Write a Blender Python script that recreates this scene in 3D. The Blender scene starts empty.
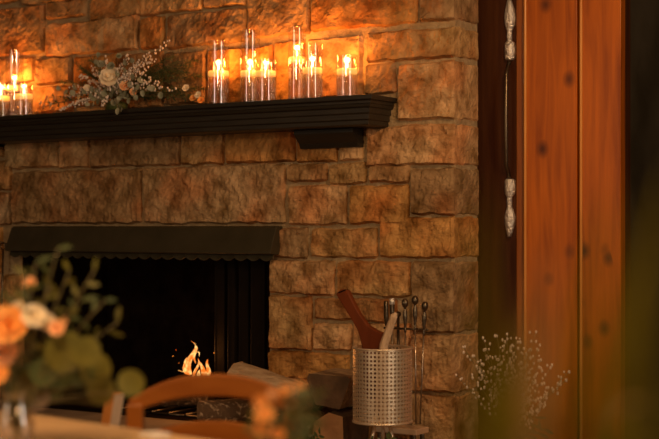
import bpy, math, random
from mathutils import Vector, Matrix, noise
random.seed(7)
S = bpy.context.scene
COL = S.collection
PI = math.pi
R = random.uniform

# ------------------------------------------------------------------ camera frame
F = 1400.0; CX = 329.5; HY = 228.0
CAM = Vector((2.566, -5.0, 1.2))
DIR = Vector((-0.5344, 0.8452, 0)); RGT = Vector((0.8452, 0.5344, 0)); UP = Vector((0, 0, 1))
def ray(px, py): return DIR + RGT*((px-CX)/F) + UP*((HY-py)/F)
def W(px, py, Y=0.0):
    d = ray(px, py); t = (Y-CAM.y)/d.y
    return CAM + d*t
def D(px, py, depth): return CAM + ray(px, py)*depth

# ------------------------------------------------------------------ materials
def mat(name, col, rough=0.6, metal=0.0, col2=None, scale=8, bump=0.0, bscale=30, stretch=None, spec=0.5,
        emis=None, estr=0, trans=0, ior=1.45, coat=0, attr=None, detail=6, sheen=0):
    m = bpy.data.materials.new(name); m.use_nodes = True
    nt = m.node_tree; b = nt.nodes['Principled BSDF']
    b.inputs['Base Color'].default_value = (*col, 1)
    b.inputs['Roughness'].default_value = rough; b.inputs['Metallic'].default_value = metal
    b.inputs['Specular IOR Level'].default_value = spec; b.inputs['IOR'].default_value = ior
    b.inputs['Transmission Weight'].default_value = trans; b.inputs['Coat Weight'].default_value = coat
    tc = nt.nodes.new('ShaderNodeTexCoord'); mp = nt.nodes.new('ShaderNodeMapping')
    nt.links.new(tc.outputs['Object'], mp.inputs[0])
    if stretch: mp.inputs['Scale'].default_value = stretch
    src = None
    if col2:
        n = nt.nodes.new('ShaderNodeTexNoise'); n.inputs['Scale'].default_value = scale; n.inputs['Detail'].default_value = detail
        nt.links.new(mp.outputs[0], n.inputs['Vector'])
        r = nt.nodes.new('ShaderNodeValToRGB'); r.color_ramp.elements[0].position = .32; r.color_ramp.elements[1].position = .68
        r.color_ramp.elements[0].color = (*col, 1); r.color_ramp.elements[1].color = (*col2, 1)
        nt.links.new(n.outputs['Fac'], r.inputs[0]); src = r.outputs[0]
        nt.links.new(src, b.inputs['Base Color'])
    if attr:
        a = nt.nodes.new('ShaderNodeAttribute'); a.attribute_name = attr
        mx = nt.nodes.new('ShaderNodeMix'); mx.data_type = 'RGBA'; mx.blend_type = 'MULTIPLY'; mx.inputs[0].default_value = 1
        if src: nt.links.new(src, mx.inputs[6])
        else: mx.inputs[6].default_value = (*col, 1)
        nt.links.new(a.outputs['Color'], mx.inputs[7]); nt.links.new(mx.outputs[2], b.inputs['Base Color'])
    if bump:
        n2 = nt.nodes.new('ShaderNodeTexNoise'); n2.inputs['Scale'].default_value = bscale; n2.inputs['Detail'].default_value = 8
        nt.links.new(mp.outputs[0], n2.inputs['Vector'])
        bp = nt.nodes.new('ShaderNodeBump'); bp.inputs['Strength'].default_value = bump; bp.inputs['Distance'].default_value = .01
        nt.links.new(n2.outputs['Fac'], bp.inputs['Height']); nt.links.new(bp.outputs[0], b.inputs['Normal'])
    if emis:
        b.inputs['Emission Color'].default_value = (*emis, 1); b.inputs['Emission Strength'].default_value = estr
    return m

def glow(name, c1, c2, strength, scale=30, stretch=None):
    m = bpy.data.materials.new(name); m.use_nodes = True; nt = m.node_tree; nt.nodes.clear()
    o = nt.nodes.new('ShaderNodeOutputMaterial'); e = nt.nodes.new('ShaderNodeEmission')
    tc = nt.nodes.new('ShaderNodeTexCoord'); n = nt.nodes.new('ShaderNodeTexNoise'); n.inputs['Scale'].default_value = scale; n.inputs['Detail'].default_value = 3
    r = nt.nodes.new('ShaderNodeValToRGB'); r.color_ramp.elements[0].position = .4; r.color_ramp.elements[1].position = .62
    r.color_ramp.elements[0].color = (*c1, 1); r.color_ramp.elements[1].color = (*c2, 1)
    mp = nt.nodes.new('ShaderNodeMapping')
    if stretch: mp.inputs['Scale'].default_value = stretch
    L = nt.links.new
    L(tc.outputs['Object'], mp.inputs[0]); L(mp.outputs[0], n.inputs['Vector']); L(n.outputs['Fac'], r.inputs[0]); L(r.outputs[0], e.inputs[0])
    e.inputs[1].default_value = strength; L(e.outputs[0], o.inputs[0])
    return m

def thin_glass(name, ior=2.7):
    m = bpy.data.materials.new(name); m.use_nodes = True; nt = m.node_tree; nt.nodes.clear()
    o = nt.nodes.new('ShaderNodeOutputMaterial'); t = nt.nodes.new('ShaderNodeBsdfTransparent'); g = nt.nodes.new('ShaderNodeBsdfGlossy')
    t.inputs[0].default_value = (.97, .96, .94, 1); g.inputs['Roughness'].default_value = .03
    fr = nt.nodes.new('ShaderNodeFresnel'); mx = nt.nodes.new('ShaderNodeMixShader'); L = nt.links.new
    ge = nt.nodes.new('ShaderNodeNewGeometry'); mr = nt.nodes.new('ShaderNodeMapRange'); mr.inputs['To Min'].default_value = ior; mr.inputs['To Max'].default_value = 1/ior
    L(ge.outputs['Backfacing'], mr.inputs['Value']); L(mr.outputs[0], fr.inputs[0])
    L(fr.outputs[0], mx.inputs[0]); L(t.outputs[0], mx.inputs[1]); L(g.outputs[0], mx.inputs[2]); L(mx.outputs[0], o.inputs[0])
    return m

def knotty(name, c1, c2, dark, rough=.35, off=(0, 0, 0)):
    """pine board: long grain plus dark round knots, all fixed to the board"""
    m = bpy.data.materials.new(name); m.use_nodes = True; nt = m.node_tree; b = nt.nodes['Principled BSDF']; L = nt.links.new
    b.inputs['Roughness'].default_value = rough; b.inputs['Specular IOR Level'].default_value = .22
    tc = nt.nodes.new('ShaderNodeTexCoord'); mp = nt.nodes.new('ShaderNodeMapping'); mp.inputs['Scale'].default_value = (9, 9, .7)
    L(tc.outputs['Object'], mp.inputs[0])
    n = nt.nodes.new('ShaderNodeTexNoise'); n.inputs['Scale'].default_value = 3; n.inputs['Detail'].default_value = 8; n.inputs['Distortion'].default_value = .6
    L(mp.outputs[0], n.inputs['Vector'])
    r = nt.nodes.new('ShaderNodeValToRGB'); r.color_ramp.elements[0].position = .3; r.color_ramp.elements[1].position = .7
    r.color_ramp.elements[0].color = (*c1, 1); r.color_ramp.elements[1].color = (*c2, 1); L(n.outputs['Fac'], r.inputs[0])
    v = nt.nodes.new('ShaderNodeTexVoronoi'); mp2 = nt.nodes.new('ShaderNodeMapping'); mp2.inputs['Scale'].default_value = (1, .4, .75); mp2.inputs['Location'].default_value = off; mp.inputs['Location'].default_value = off
    L(tc.outputs['Object'], mp2.inputs[0]); L(mp2.outputs[0], v.inputs['Vector']); v.inputs['Scale'].default_value = 9.0
    r2 = nt.nodes.new('ShaderNodeValToRGB'); r2.color_ramp.elements[0].position = .06; r2.color_ramp.elements[1].position = .30
    r2.color_ramp.elements[0].color = (1, 1, 1, 1); r2.color_ramp.elements[1].color = (0, 0, 0, 1); L(v.outputs['Distance'], r2.inputs[0])
    mx = nt.nodes.new('ShaderNodeMix'); mx.data_type = 'RGBA'; sx = nt.nodes.new('ShaderNodeSeparateColor'); L(v.outputs['Color'], sx.inputs[0]); gt = nt.nodes.new('ShaderNodeMath'); gt.operation = 'GREATER_THAN'; gt.inputs[1].default_value = .52; L(sx.outputs[0], gt.inputs[0])
    ml = nt.nodes.new('ShaderNodeMath'); ml.operation = 'MULTIPLY'; L(gt.outputs[0], ml.inputs[0]); L(r2.outputs[0], ml.inputs[1]); L(ml.outputs[0], mx.inputs[0]); L(r.outputs[0], mx.inputs[6]); mx.inputs[7].default_value = (*dark, 1)
    L(mx.outputs[2], b.inputs['Base Color'])
    return m

M = {}
M['stone'] = mat('rock_face', (.25, .145, .055), .75, col2=(.68, .47, .26), scale=13, bump=1.0, bscale=55, attr='tint', spec=.22)
M['mortar'] = mat('mortar', (.34, .23, .11), .9, col2=(.48, .35, .19), scale=30, bump=.8, bscale=90)
M['black_wood'] = mat('black_painted_wood', (.022, .017, .011), .42, col2=(.034, .026, .016), scale=6, stretch=(1, 8, 8), bump=.15, bscale=40)
M['bronze'] = mat('dark_bronze_metal', (.05, .040, .018), .5, .3, col2=(.07, .055, .028), scale=9, bump=.12, bscale=25)
M['soot'] = mat('sooty_firebox', (.006, .003, .002), .9, spec=.05, col2=(.016, .01, .007), scale=12, bump=.4)
M['iron'] = mat('black_iron', (.16, .12, .075), .3, .9, bump=.2, bscale=60)
M['leafmetal'] = mat('dark_door_metal', (.012, .008, .005), .6, spec=.08)
M['pewter'] = mat('hammered_pewter', (.85, .80, .72), .38, .85, bump=1, bscale=90)
M['dull_rod'] = mat('worn_steel_rod', (.5, .42, .32), .3, 1)
M['drum'] = mat('champagne_metal', (.92, .76, .55), .38, .75, bump=.1, bscale=50)
M['brass'] = mat('pale_brass', (.85, .62, .40), .4, .5)
M['door'] = mat('dark_stained_door', (.045, .014, .006), .5, spec=.12, col2=(.075, .026, .009), scale=5, stretch=(8, 8, .6), bump=.1)
M['pine'] = knotty('orange_knotty_pine', (.30, .065, .0015), (.58, .145, .004), (.06, .014, .003))
M['pine3'] = knotty('red_knotty_pine', (.28, .060, .0015), (.56, .138, .004), (.06, .012, .003), off=(3.3, 1.2, 2.17))
M['pine2'] = knotty('amber_pine_trim', (.26, .075, .012), (.42, .14, .025), (.08, .02, .006), .28)
M['bead_pine'] = mat('lit_bead_pine', (.75, .34, .08), .3, col2=(.6, .22, .04), scale=4)  # lighter than the boards: edge highlight painted into the bead colour
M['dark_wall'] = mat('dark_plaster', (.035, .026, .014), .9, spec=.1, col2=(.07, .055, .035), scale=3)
M['hearth'] = mat('hearth_slab', (.24, .17, .11), .7, col2=(.36, .27, .18), scale=8, bump=.5)
M['floor'] = mat('oak_floor', (.16, .08, .035), .4, col2=(.24, .13, .06), scale=3, stretch=(1, 9, 1), bump=.1)
M['ceiling'] = mat('ceiling_plaster', (.4, .33, .25), .9, col2=(.46, .38, .3), scale=2)
M['table'] = mat('honey_table_wood', (.62, .38, .18), .45, col2=(.76, .52, .28), scale=4, stretch=(1, 10, 1), bump=.1)
M['chair'] = mat('chestnut_chair_wood', (.26, .07, .008), .33, col2=(.36, .11, .014), scale=5, stretch=(1, 6, 6), bump=.05)
M['pale_chair'] = mat('pale_side_wood', (.62, .42, .26), .5, col2=(.76, .58, .4), scale=8, stretch=(6, 6, 1))  # paler tone for one side of the chair post
M['orange_chair'] = mat('orange_side_wood', (.55, .2, .04), .4, col2=(.62, .26, .06), scale=8, stretch=(6, 6, 1))
M['red_wood'] = mat('red_brown_wood', (.13, .028, .006), .6, spec=.2, col2=(.18, .040, .009), scale=5, stretch=(6, 6, 1))
M['stick'] = mat('pale_split_wood', (.52, .34, .19), .6, col2=(.72, .52, .33), scale=12, stretch=(8, 8, 1), bump=.4)
M['bark'] = mat('rough_bark', (.26, .16, .08), .85, col2=(.46, .31, .18), scale=20, stretch=(1, 3, 3), bump=1, bscale=45)
M['pale_bark'] = mat('pale_bark', (.40, .25, .13), .85, col2=(.62, .43, .25), scale=14, stretch=(1, 3, 3), bump=1, bscale=30)
M['cut'] = mat('split_log_face', (.40, .19, .075), .7, col2=(.56, .30, .13), scale=10, bump=.6, bscale=25)
M['dark_cut'] = mat('dark_split_face', (.085, .05, .025), .8, col2=(.17, .095, .05), scale=10, bump=.8, bscale=25)  # darker brown than the other split face
M['char'] = mat('charred_log', (.12, .065, .03), .9, col2=(.48, .33, .20), scale=34, stretch=(1, 2.5, 1), bump=1, bscale=40)
M['char'].node_tree.nodes['Color Ramp'].color_ramp.elements[0].position = .54
M['char'].node_tree.nodes['Color Ramp'].color_ramp.elements[1].position = .68
M['glass'] = thin_glass('clear_glass')
M['water'] = mat('water', (1, .97, .92), 0.0, trans=1, ior=1.5, bump=.5, bscale=1, stretch=(70, 70, 6))
nt_ = M['water'].node_tree; tr_ = nt_.nodes.new('ShaderNodeBsdfTransparent'); mx_ = nt_.nodes.new('ShaderNodeMixShader'); mx_.inputs[0].default_value = .45
nt_.links.new(tr_.outputs[0], mx_.inputs[1]); nt_.links.new(nt_.nodes['Principled BSDF'].outputs[0], mx_.inputs[2]); nt_.links.new(mx_.outputs[0], nt_.nodes['Material Output'].inputs[0])
M['wax'] = mat('ivory_wax', (.95, .72, .42), .4, emis=(1, .42, .07), estr=1.1)   # emission stands in for flame light shining through the wax
M['flame'] = glow('candle_flame', (1, .50, .13), (1, .62, .22), 16, 40)
M['fire'] = glow('fire_flame', (.70, .14, .012), (1.0, .55, .16), 1.7, 45, (1, 1, .8))
M['ember'] = glow('ember', (.5, .05, .0), (1, .3, .03), 2)
M['eu'] = mat('eucalyptus_leaf', (.24, .25, .14), .55, col2=(.46, .44, .32), scale=25)
M['eu2'] = mat('green_eucalyptus_leaf', (.085, .080, .008), .55, col2=(.14, .125, .014), scale=25)
M['green'] = mat('dark_green_leaf', (.05, .07, .02), .5, col2=(.09, .11, .03), scale=20)
M['blade'] = mat('olive_leaf_blade', (.15, .13, .006), .6, spec=.2, col2=(.22, .185, .01), scale=8)
M['stem'] = mat('brown_green_stem', (.16, .13, .05), .6)
M['lilac'] = mat('grey_lilac_leaf', (.36, .28, .22), .6)
M['white_petal'] = mat('ivory_petal', (.88, .74, .52), .6, col2=(.95, .82, .6), scale=30)
M['peach_petal'] = mat('peach_petal', (.92, .46, .20), .6, col2=(.97, .58, .3), scale=25)
M['orange_petal'] = mat('orange_petal', (.92, .36, .07), .6, col2=(.97, .48, .13), scale=25)
M['bead'] = mat('cream_bead', (.88, .76, .66), .5)
M['tan_bead'] = mat('tan_dry_bud', (.86, .70, .55), .6)
M['linen'] = mat('white_linen', (.85, .76, .66), .7, bump=.2, bscale=200)
M['tan'] = mat('dry_tan_leaf', (.5, .3, .13), .7)
M['pot'] = mat('glazed_pot', (.12, .08, .05), .4)

# ------------------------------------------------------------------ mesh builder
class MB:
    def __init__(s): s.v = []; s.f = []; s.m = []; s.c = []
    def add(s, vs, fs, mi=0, tint=None):
        o = len(s.v); s.v += [tuple(p) for p in vs]; s.f += [tuple(o+i for i in f) for f in fs]; s.m += [mi]*len(fs)
        s.c += [tint or (1, 1, 1)]*len(vs)
        return s
    def box(s, a, b, mi=0, rot=None):
        (x0, y0, z0), (x1, y1, z1) = a, b
        vs = [Vector(p) for p in ((x0,y0,z0),(x1,y0,z0),(x1,y1,z0),(x0,y1,z0),(x0,y0,z1),(x1,y0,z1),(x1,y1,z1),(x0,y1,z1))]
        if rot: vs = [rot @ v for v in vs]
        return s.add(vs, [(0,3,2,1),(4,5,6,7),(0,1,5,4),(1,2,6,5),(2,3,7,6),(3,0,4,7)], mi)
    def tube(s, pts, rad, n=8, mi=0, cap=True):
        pts = [Vector(p) for p in pts]
        if not hasattr(rad, '__len__'): rad = [rad]*len(pts)
        vs = []; prev = None
        for i, p in enumerate(pts):
            t = (pts[min(i+1, len(pts)-1)]-pts[max(i-1, 0)]).normalized()
            if prev is None:
                a = t.orthogonal().normalized()
            else:
                a = (prev - t*prev.dot(t))
                a = a.normalized() if a.length > 1e-6 else t.orthogonal().normalized()
            prev = a; b = t.cross(a)
            vs += [p + (a*math.cos(2*PI*k/n)+b*math.sin(2*PI*k/n))*rad[i] for k in range(n)]
        fs = [(i*n+k, i*n+(k+1)%n, (i+1)*n+(k+1)%n, (i+1)*n+k) for i in range(len(pts)-1) for k in range(n)]
        if cap: fs += [tuple(range(n))[::-1], tuple(range((len(pts)-1)*n, len(pts)*n))]
        return s.add(vs, fs, mi)
    def lathe(s, c, prof, n=24, mi=0, mtx=None, cap=True):
        c = Vector(c); vs = []
        for r, z in prof:
            for k in range(n):
                v = Vector((r*math.cos(2*PI*k/n), r*math.sin(2*PI*k/n), z))
                vs.append(c + (mtx @ v if mtx else v))
        fs = [(i*n+k, i*n+(k+1)%n, (i+1)*n+(k+1)%n, (i+1)*n+k) for i in range(len(prof)-1) for k in range(n)]
        if cap: fs += [tuple(range(n))[::-1], tuple(range((len(prof)-1)*n, len(prof)*n))]
        return s.add(vs, fs, mi)
    def ball(s, c, r, n=8, mi=0, sq=1):
        return s.lathe(c, [(r*math.sin(a)+1e-5, -r*sq*math.cos(a)) for a in [PI*i/(n//2+1) for i in range(n//2+2)]], n, mi, cap=False)
    def prism(s, poly, thick, mi=0, mtx=None, bev=0):
        """poly of (x,z) extruded along y from -thick/2 to thick/2"""
        n = len(poly); vs = []
        for y in (-thick/2, thick/2):
            vs += [Vector((x, y, z)) for x, z in poly]
        if mtx: vs = [mtx @ v for v in vs]
        fs = [tuple(range(n)), tuple(range(n, 2*n))[::-1]] + [(i, n+i, n+(i+1) % n, (i+1) % n) for i in range(n)]
        return s.add(vs, fs, mi)
    def leaf(s, base, d, nrm, L, w, shape='oval', mi=0, bend=.15, nseg=6):
        """thin two-sided leaf blade with slight fold"""
        d = Vector(d).normalized(); nrm = Vector(nrm); side = d.cross(nrm)
        side = side.normalized() if side.length > 1e-5 else d.orthogonal().normalized()
        nrm = side.cross(d).normalized(); base = Vector(base); vs = []
        for i in range(nseg+1):
            t = i/nseg
            ww = {'oval': math.sin(PI*(t*.96+.02))**.7, 'round': math.sqrt(max(0, 1-(2*t*.98-.98)**2))+.02,
                  'blade': (math.sin(PI*min(1, t*.9+.08)))**.6*(1-t*.5)}[shape]*w/2
            c = base + d*L*t - nrm*(bend*L*t*t)
            vs += [c - side*ww + nrm*ww*.25, c, c + side*ww + nrm*ww*.25]
        fs = []
        for i in range(nseg):
            a = i*3; fs += [(a, a+1, a+4, a+3), (a+1, a+2, a+5, a+4)]
        return s.add(vs, fs, mi)
    def build(s, name, mats, parent=None, smooth=False, bevel=0, sub=0, tint=False, solid=0, loc=None, seg=2):
        me = bpy.data.meshes.new(name); me.from_pydata(s.v, [], s.f); me.update()
        if not isinstance(mats, (list, tuple)): mats = [mats]
        for m in mats: me.materials.append(m)
        me.polygons.foreach_set('material_index', s.m)
        if smooth: me.polygons.foreach_set('use_smooth', [True]*len(me.polygons))
        if tint:
            ca = me.color_attributes.new('tint', 'FLOAT_COLOR', 'POINT')
            ca.data.foreach_set('color', [x for c in s.c for x in (*c, 1)])
        o = bpy.data.objects.new(name, me); COL.objects.link(o)
        if parent:
            o.parent = parent; o.matrix_parent_inverse = parent.matrix_world.inverted() if False else Matrix.Translation(-parent.location) if parent.type == 'EMPTY' and not parent.get('_rot') else Matrix()
        if solid:
            q = o.modifiers.new('solid', 'SOLIDIFY'); q.thickness = solid; q.offset = 0
        if bevel:
            q = o.modifiers.new('bevel', 'BEVEL'); q.width = bevel; q.segments = seg; q.limit_method = 'ANGLE'; q.angle_limit = .6
        if sub:
            q = o.modifiers.new('sub', 'SUBSURF'); q.levels = sub; q.render_levels = sub
        return o

def tag(o, label=None, cat=None, group=None, kind=None):
    if label: o['label'] = label
    if cat: o['category'] = cat
    if group: o['group'] = group
    if kind: o['kind'] = kind
    return o
def empty(name, loc, label, cat, group=None):
    o = bpy.data.objects.new(name, None); COL.objects.link(o); o.location = loc; o.empty_display_size = .05
    return tag(o, label, cat, group)
def struct(o): o['kind'] = 'structure'; return o

# ================================================================== SETTING
HZ = 0.33                      # raised hearth top
# ---- stones: (x left, x right, y top, y bottom) measured on the wall face
stones = [
 # top course
 (-30, 18, -28, 4), (-75, -33, -28, 10), (21, 84, -24, 2), (47, 85, 1, 17), (-30, 43, 9, 55), (90, 202, -18, 15), (205, 245, -22, 6),
 (248, 309, -26, 35), (312, 416, -14, 27),
 # second
 (46, 137, 20, 53), (141, 163, 17, 49), (168, 245, 12, 45), (-75, -33, 14, 56),
 # third, behind the mantel dressing
 (-30, 34, 60, 84), (37, 71, 58, 83), (74, 115, 56, 105), (-20, 30, 88, 113), (34, 71, 87, 112), (118, 162, 54, 108), (165, 205, 52, 104),
 (208, 272, 48, 103), (275, 304, 42, 100), (307, 361, 38, 97), (365, 395, 64, 93), (-75, -34, 60, 112),
 # under the mantel
 (6, 57, 118, 168), (60, 89, 116, 167), (92, 179, 114, 166), (182, 223, 112, 164), (227, 294, 108, 162), (297, 337, 104, 161), (340, 361, 102, 161),
 (-30, 10, 162, 190), (-30, 10, 193, 224), (-75, -34, 150, 224), (-75, 2, 118, 158),
 (14, 140, 171, 223), (144, 284, 166, 223),
 (288, 326, 164, 181), (330, 365, 164, 183), (370, 408, 166, 182), (289, 346, 185, 224), (350, 408, 186, 223),
 (277, 307, 229, 257), (311, 376, 229, 257),
 (270, 333, 261, 294), (337, 409, 262, 296),
 (270, 311, 297, 349), (315, 396, 299, 320), (314, 350, 324, 350), (354, 410, 324, 358), (270, 348, 353, 379), (352, 409, 362, 400),
 (270, 306, 383, 412), (310, 348, 382, 418), (270, 330, 416, 460), (334, 409, 423, 455), (352, 409, 404, 419), (270, 409, 463, 520),
 # left pier beside the firebox
 (-75, 1, 228, 270), (4, 21, 275, 310), (-75, 0, 274, 312), (-75, 21, 315, 352), (-75, -20, 356, 400), (-17, 21, 356, 398), (-75, 21, 402, 450), (-75, 21, 454, 500),
]
corner = [(420, -20, 20), (367, 30, 59), (398, 63, 119), (367, 126, 165), (411, 169, 214), (380, 218, 257), (413, 262, 331), (412, 335, 391), (412, 395, 446), (412, 450, 505)]
SIDE = 0.20
def fb(p, sc, off, oct_=3): return noise.fractal((p+off)*sc, 1.0, 2.1, oct_)
palette = [(.80, .80, .80), (.98, .90, .84), (.70, .62, .54), (1.1, .98, .86), (1.0, .86, .66), (.95, .78, .55), (.86, .72, .58), (1.0, .74, .42), (.80, .62, .45), (1.0, .92, .80), (.92, .66, .38), (.74, .64, .54)]
wm = MB()
def stone_patch(X0, X1, z0, z1, wrap=0.0, seed=0):
    rnd = random.Random(seed); off = Vector((rnd.uniform(0, 50), rnd.uniform(0, 50), rnd.uniform(0, 50)))
    ln = (X1-X0)+wrap; h = z1-z0; st = .0105
    nu = max(5, int(ln/st)); nv = max(5, int(h/st)); base = rnd.choice(palette); pr = rnd.uniform(.016, .026); gx, gz = rnd.uniform(-.05, .05), rnd.uniform(-.05, .05)
    kx, kz = rnd.uniform(-.10, .10), rnd.uniform(-.12, .06)
    vs = []; tn = []
    for j in range(nv+1):
        for i in range(nu+1):
            u = ln*i/nu; v = h*j/nv
            # ragged outline
            q = Vector((X0+u, 0, z0+v))
            iu, iv = i/nu, j/nv
            jx = .010*fb(q, 14, off)*(1 if i in (0, nu) else .4); jz = .009*fb(q, 14, off+Vector((9, 0, 0)))
            if i == 0: u = max(-.006, min(.008, jx))
            elif i == nu and not wrap: u = ln + max(-.008, min(.006, jx))
            v2 = v + (jz if 0 < j < nv else max(-.005, min(.005, jz)))
            de = min(u+.0001, v, h-v) if wrap else min(u+.0001, ln-u, v, h-v)
            if i == 0 or j in (0, nv) or (i == nu and not wrap): de = 0
            e = min(1, de/.012); e = math.sqrt(1-(1-e)**2)
            ridge = 1-abs(fb(q, 9, off))*2.2
            cell = noise.voronoi((q+off)*Vector((7, 7, 9)).x)[0]; fac = (cell[1]-cell[0])
            cp = noise.cell((noise.voronoi((q+off)*8)[1][0])*3.7)
            big = .008*ridge*.5 + .010*min(.5, fac) + .004*fb(q, 20, off+Vector((3, 3, 3))) + .0045*fb(q, 55, off) + .004*cp*min(1, fac*4)
            o_ = (pr + big + kx*(u-ln/2)*.25 + kz*(v-h/2)*.3)*e - .004*(1-e)
            flat = X1-X0
            if u <= flat or not wrap:
                p = Vector((X0+u, -o_, z0+v2))
            else:
                s_ = u-flat
                o2 = (.004 + big*.35)*e - .004*(1-e)
                k = min(1, s_/.03)
                p = Vector((o2*k, -(1-min(1, s_/.014))*o_ + s_, z0+v2))
            vs.append(p)
            nz = fb(q, 6, off+Vector((7, 7, 7)), 2)
            rust = max(0, nz)*1.0
            tn.append((base[0]*(1+.1*nz), base[1]*(1-.28*rust), base[2]*(1-.5*rust)))
    fs = [(j*(nu+1)+i, j*(nu+1)+i+1, (j+1)*(nu+1)+i+1, (j+1)*(nu+1)+i) for j in range(nv) for i in range(nu)]
    o = len(wm.v); wm.v += [tuple(p) for p in vs]; wm.f += [tuple(o+i for i in f) for f in fs]; wm.m += [0]*len(fs); wm.c += tn
for k, (a, b, t, bt) in enumerate(stones):
    c = (a+b)/2
    stone_patch(W(a-1.0, 0, -.012).x, W(b+1.0, 0, -.012).x, W(c, bt+1.2, -.012).z, W(c, t-1.2, -.012).z, seed=k+1)
for k, (a, t, bt) in enumerate(corner):
    c = (a+455)/2
    stone_patch(W(a-1, 0, -.012).x, 0, W(c, bt+1.4, -.012).z, W(c, t-1.4, -.012).z, wrap=SIDE-.004, seed=k+200)
XL, XR = W(22, 300).x, W(270, 300).x        # firebox opening
XW = W(-80, 0).x
ZTOP = 3.6; ZO = W(150, 238).z
def mortar_box(x0, x1, y0, y1, z0, z1): wm.box((x0, y0, z0), (x1, y1, z1), 1)
mortar_box(XR, 0, 0, SIDE-.003, 0, ZTOP); mortar_box(XW, XL, 0, SIDE-.003, 0, ZTOP); mortar_box(XL, XR, 0, SIDE-.003, ZO, ZTOP); mortar_box(XL, XR, 0, SIDE-.003, 0, HZ-.03)
# courses above the frame, plain running bond
zt = W(200, -30).z
for r_ in range(8):
    z0 = zt + .03 + r_*.19
    x = XW + .02*r_
    while x < -.35:
        w = R(.22, .45); stone_patch(x, x+w, z0, z0+.17, seed=int(x*100)+900+r_); x += w+.016
    stone_patch(x, 0, z0, z0+.17, wrap=SIDE-.004, seed=950+r_)
wall = struct(wm.build('wall_chimney', [M['stone'], M['mortar']], smooth=False, tint=True))

# firebox cavity
fm = MB(); yb = .62
fm.box((XL-.001, .004, HZ), (XL+.006, yb, ZO)); fm.box((XR-.006, .02, HZ), (XR+.001, yb, ZO)); fm.box((XL-.03, yb, HZ-.03), (XR+.03, yb+.03, ZO+.1)); fm.box((XL-.03, SIDE, HZ-.03), (XL, yb, ZO+.1)); fm.box((XR, SIDE, HZ-.03), (XR+.03, yb, ZO+.1))
fm.box((XL-.03, SIDE, ZO), (XR+.03, yb, ZO+.03)); fm.box((XL, 0.0, HZ-.03), (XR, yb, HZ+.0))
struct(fm.build('wall_firebox', M['soot']))
# hearth
hm = MB(); hm.box((XW, -.75, 0), (.12, -.002, HZ))
struct(hm.build('floor_hearth', M['hearth'], bevel=.01))
# wall to the right: door, trim, boards, dark room beyond
YD = .262
xa = .0; xb = W(517, 0, YD).x
dm = MB(); dm.box((-.3, YD, 0), (xb, YD+.05, ZTOP))
for k in range(3): pass
struct(dm.build('door_1', M['door'], bevel=.003)); door = bpy.data.objects['door_1']
t1a, t1b = W(516, 0, .25).x, W(524, 0, .25).x
tm = MB(); tm.box((t1a, .25, 0), (t1b, .36, ZTOP)); struct(tm.build('trim_1', M['pine2'], bevel=.006, seg=3))
b1a, b1b = W(524.3, 0, .215).x, W(577, 0, .215).x; b2a, b2b = W(580, 0, .215).x, W(620.8, 0, .215).x
def board(n, x0, x1):
    q = MB(); q.box((0, 0, 0), (x1-x0, .05, ZTOP))
    q.tube([(.005, -.002, 0), (.005, -.002, ZTOP)], .0065, 8, 1)
    o = q.build(n, [M['pine' if n == 'trim_2' else 'pine3'], M['bead_pine']], bevel=.003); o.location = (x0, .215, 0); struct(o); return o
board('trim_2', b1a, b1b); board('trim_3', b2a, b2b)
tb = MB(); tb.box((t1b, .27, 0), (b2b-.003, .33, ZTOP)); struct(tb.build('trim_4', M['door']))
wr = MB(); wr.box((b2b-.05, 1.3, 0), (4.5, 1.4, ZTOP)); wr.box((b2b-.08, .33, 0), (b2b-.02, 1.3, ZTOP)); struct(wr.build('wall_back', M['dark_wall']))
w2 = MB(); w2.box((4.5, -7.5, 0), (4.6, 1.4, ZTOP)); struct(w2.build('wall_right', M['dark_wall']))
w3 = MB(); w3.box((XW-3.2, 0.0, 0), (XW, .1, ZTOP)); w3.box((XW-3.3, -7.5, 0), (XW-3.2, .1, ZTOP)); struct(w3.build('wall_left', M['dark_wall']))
fl = MB(); fl.box((XW-3.3, -7.5, -.1), (4.6, 1.4, 0)); struct(fl.build('floor', M['floor']))
ce = MB(); ce.box((XW-3.3, -7.5, ZTOP), (4.6, 1.4, ZTOP+.1)); struct(ce.build('ceiling', M['ceiling']))

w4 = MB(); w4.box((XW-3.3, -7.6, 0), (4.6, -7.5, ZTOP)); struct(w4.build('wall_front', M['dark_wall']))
# door pull: part of the door
def pull(parent):
    Y = YD-.012
    pxc = 509.5
    X = W(pxc, 0, Y).x
    z = lambda py: W(pxc, py, Y).z
    h = MB()
    def plate(pys, ws):
        prof = [(w, z(p)) for p, w in zip(pys, ws)]
        pts = [(X-w, Y, zz) for w, zz in prof] + [(X+w, Y, zz) for w, zz in prof[::-1]]
        n = len(prof); vs = []
        for w, zz in prof: vs += [(X-w, Y+.010, zz), (X-w*.7, Y-.012, zz), (X+w*.7, Y-.012, zz), (X+w, Y+.010, zz)]
        fs = [(i*4+k, i*4+k+1, i*4+4+k+1, i*4+4+k) for i in range(n-1) for k in range(3)] + [(0, 3, 2, 1), ((n-1)*4, (n-1)*4+1, (n-1)*4+2, (n-1)*4+3)]
        h.add(vs, fs)
    plate([-2, 4, 10, 18, 25, 29, 31, 41, 43, 47, 58, 60], [.003, .011, .020, .024, .020, .012, .008, .008, .021, .023, .022, .015])
    plate([237, 232, 225, 218, 214, 209, 207, 197, 194, 190, 181, 179], [.003, .011, .020, .024, .020, .012, .008, .008, .021, .023, .022, .015])
    o = h.build('door_handle', M['pewter'], parent, smooth=True)
    g = MB(); g.tube([(X, Y-.002, z(62)), (X, Y-.03, z(75)), (X, Y-.034, z(120)), (X, Y-.03, z(165)), (X, Y-.002, z(178))], .008, 10)
    g.build('handle_grip', M['iron'], o, smooth=True)
pull(door)

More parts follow.
